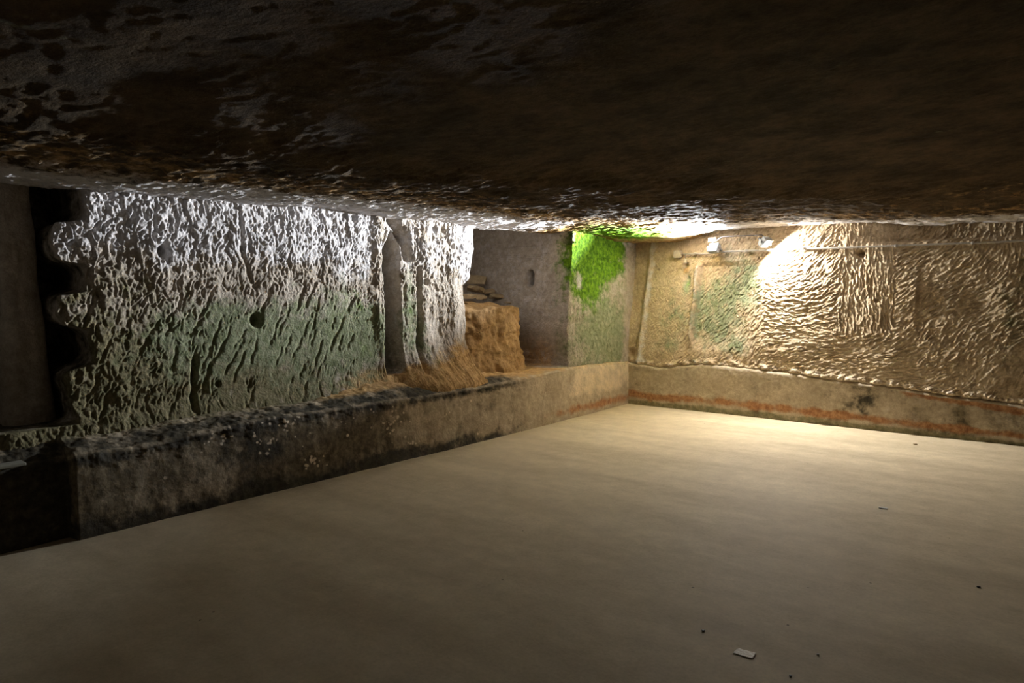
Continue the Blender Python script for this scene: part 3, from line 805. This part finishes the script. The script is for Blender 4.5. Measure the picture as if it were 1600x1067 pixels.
# ================================================================== FLOODLIGHTS, conduit and boxes
def floodlight(loc, spec, label, wall_y):
    aim = Vector(spec['aim']).normalized()
    root = empty('floodlight', loc)
    tag(root, label, 'lamp', 'floodlights on the right wall')
    q = aim.to_track_quat('-Z', 'Y'); Rm = q.to_matrix()      # -Z = beam
    def at(v): return Rm @ Vector(v)
    hb = MB(); hb.box(at((0, 0, .028)), (.135, .115, .045), Rm, .008)
    for k in range(7): hb.box(at((-.05 + k * .0167, 0, .060)), (.005, .095, .022), Rm)
    hb.build('housing', MAT_HOUSING, root)
    fr_ = MB()
    for sx, sy, dx, dy in ((0, .052, .135, .011), (0, -.052, .135, .011), (.062, 0, .011, .093), (-.062, 0, .011, .093)):
        fr_.box(at((sx, sy, .001)), (dx, dy, .012), Rm, .002)
    fr_.build('front_frame', MAT_HOUSING, root)
    lm = led_material('led_panel', spec['color'], spec['panel'])
    MB().box(at((0, 0, .004)), (.113, .093, .003), Rm).build('led_panel', lm, root)
    # yoke that goes back to the wall
    bk_ = MB()
    bk_.box(at((.074, 0, .03)), (.004, .022, .09), Rm); bk_.box(at((-.074, 0, .03)), (.004, .022, .09), Rm); bk_.box(at((0, 0, .085)), (.152, .022, .004), Rm)
    a0 = at((0, 0, .087)); bk_.tube([tuple(a0), (a0.x, wall_y - loc[1], a0.z + .02)], .008, 8)
    bk_.build('bracket', MAT_BRACKET, root)
    kn = MB(); kn.tube([tuple(at((.076, 0, .03))), tuple(at((.092, 0, .03)))], .010, 10); kn.build('knob', MAT_BRACKET, root)
    ld = bpy.data.lights.new('led_light', 'AREA'); ld.shape = 'RECTANGLE'; ld.size = .11; ld.size_y = .09
    ld.energy = spec['power']; ld.color = spec['color']; ld.spread = math.radians(spec['spread'])
    lo = bpy.data.objects.new('led_light', ld); COL.objects.link(lo); lo.parent = root
    lo.location = at((0, 0, -.008)); lo.rotation_mode = 'QUATERNION'; lo.rotation_quaternion = q
    return root
def wy(x, z): return float(lean(np.array(x), np.array(z)))
p1 = onY(1114, 386, .06); p2 = onY(1198, 381, .02)
floodlight(tuple(p1), LAMP_WEST, 'left floodlight, glaring cold white on the conduit near the corner', wy(p1[0], p1[2]) + .03)
floodlight(tuple(p2), LAMP_EAST, 'right floodlight, beside the brightest patch of the right wall', wy(p2[0], p2[2]) + .03)


path = []
cpx = [(1065, 397), (1085, 396.5), (1110, 396), (1135, 393), (1165, 392), (1200, 391), (1250, 388.5), (1320, 387), (1400, 384), (1480, 381), (1560, 378), (1600, 376), (1680, 371), (1760, 366), (1900, 357)]
for (a, b) in cpx:
    q = onY(a, b, .10); yy = wy(q[0], q[2]) - .055; q = onY(a, b, yy); path.append((q[0], q[1], q[2]))
o = MB().tube(path, .0105, 8).build('electrical_conduit', MAT_PVC, None, True)
tag(o, 'thin grey conduit running along the right wall beneath the ceiling', 'conduit')
for i, k in enumerate((1085, 1165, 1255, 1400, 1520)):
    bb = np.interp(k, [c[0] for c in cpx], [c[1] for c in cpx]); q = onY(k, bb, .1); q = onY(k, bb, wy(q[0], q[2]) - .055)
    cl = MB().box((q[0], q[1] + .02, q[2]), (.018, .075, .030), bev=.003).build('conduit_clip', MAT_PVC, o)
q = onY(1058, 397, .20)
root = empty('junction_box', (q[0], q[1], q[2]))
tag(root, 'square beige junction box at the corner end of the conduit', 'box')
MB().box((0, .035, 0), (.088, .07, .088), bev=.006).build('box_body', MAT_BOXP, root)
MB().box((0, -.003, 0), (.094, .008, .094), bev=.003).build('box_lid', MAT_BOXP, root)
for sx in (-1, 1):
    for sz in (-1, 1): MB().tube([(sx * .036, -.006, sz * .036), (sx * .036, -.010, sz * .036)], .005, 8).build('lid_screw', MAT_BRACKET, root)
q = onY(1071, 408, .18)
root = empty('socket_plug', (q[0], q[1], q[2]))
tag(root, 'small pale plug hanging from a short lead under the conduit', 'plug')
MB().box((0, 0, 0), (.034, .034, .055), bev=.008).build('plug_body', MAT_BOXP, root)
MB().tube([(0, 0, .025), (.004, 0, .05), (.0, -.005, .085)], .004, 6).build('plug_lead', MAT_CABLE, root, True)
q = onY(1114, 374, .08)
root = empty('junction_box', (q[0], q[1], q[2]))
tag(root, 'small pale connector box directly above the left floodlight', 'box')
MB().box((0, 0, 0), (.105, .05, .045), bev=.005).build('box_body', MAT_BOXP, root)
MB().tube([(.0, 0, -.02), (.01, -.01, -.05)], .005, 6).build('cable_gland', MAT_CABLE, root, True)
# loose black lead between the two lamps, sagging along the ceiling edge
pp = [onY(a, b, .07) for a, b in ((1120, 375), (1128, 370), (1145, 369), (1170, 368), (1190, 367), (1200, 373))]
o = MB().tube([tuple(v) for v in pp], .006, 6).build('black_lead', MAT_CABLE, None, True)
tag(o, 'black lead strung between the two floodlights along the ceiling edge', 'cable')

# ================================================================== scraps on the floor
def scrap_material():
    m, nt, bs = new_mat('printed_ticket')
    tc = nd(nt, 'ShaderNodeTexCoord'); mp = nd(nt, 'ShaderNodeMapping'); nt.links.new(tc.outputs['Object'], mp.inputs['Vector']); mp.inputs['Scale'].default_value = (60, 110, 1)
    n = noise_tex(nt, mp.outputs[0], 1.0, 5, .7)
    col = mixc(nt, ramp(nt, n, .44, .56), (.93, .88, .76), (.70, .60, .47))
    nt.links.new(col, bs.inputs['Base Color']); bs.inputs['Roughness'].default_value = .6
    return m
c = [onZ(*p_, .006) for p_ in ((1145, 1019), (1152.5, 1011.5), (1182, 1019.5), (1176, 1028.5))]
ctr = sum(c) / 4
n_ = 14; co = []
for i in range(n_):
    for j in range(n_):
        a_, b_ = i / (n_ - 1), j / (n_ - 1)
        p_ = (c[0] * (1 - a_) + c[3] * a_) * (1 - b_) + (c[1] * (1 - a_) + c[2] * a_) * b_
        lift = .0035 + .0015 * abs(a_ - .45) ** 1.5 + .002 * max(0, a_ + (1 - b_) - 1.5) + .0004 * math.sin(a_ * 17 + b_ * 5)
        co.append((p_[0] - ctr[0], p_[1] - ctr[1], lift))
o = link_mesh('paper_ticket', co, grid_quads(n_, n_), scrap_material()); o.location = (ctr[0], ctr[1], 0)
sm = o.modifiers.new('thickness', 'SOLIDIFY'); sm.thickness = .0006
tag(o, 'creased printed paper ticket lying on the floor in the foreground', 'paper')
def scrap(px, py, d, rz, mat, name, label, cat):
    p_ = onZ(px, py, 0); z0 = float(0.006 * fbm(np.array(p_[0] * .8), np.array(p_[1] * .8), 301, 3))
    rg = random.Random(int(px)); m_ = MB(); m_.box((0, 0, 0), d, bev=min(d) * .3)
    m_.v = [(x + rg.uniform(-1, 1) * d[0] * .08, y + rg.uniform(-1, 1) * d[1] * .12, z) for x, y, z in m_.v]
    o = m_.build(name, mat); o.location = (p_[0], p_[1], z0 + d[2] / 2); o.rotation_euler = (0, 0, rz)
    tag(o, label, cat)
scrap(1380, 794, (.050, .022, .006), .1, MAT_WHITE, 'paper_scrap', 'tiny white scrap on the floor toward the right wall', 'paper')
scrap(1278, 1023, (.009, .008, .005), .4, MAT_WHITE, 'pale_crumb', 'tiny pale crumb on the floor right of the paper ticket', 'crumb')
scrap(1099, 986.5, (.012, .010, .006), .9, MAT_CABLE, 'dark_pebble', 'small black pebble on the floor behind and left of the ticket', 'pebble')
scrap(1235, 1057, (.009, .008, .005), .2, MAT_CABLE, 'dark_pebble', 'small black pebble at the near edge, in front of the ticket', 'pebble')
scrap(1529, 917, (.016, .011, .006), .5, MAT_CABLE, 'dark_pebble', 'small black pebble on the floor at the far right', 'pebble')
scrap(1430, 695, (.030, .022, .012), .7, MAT_SLAB, 'dark_pebble', 'brown chip on the floor just before the right ledge', 'pebble')
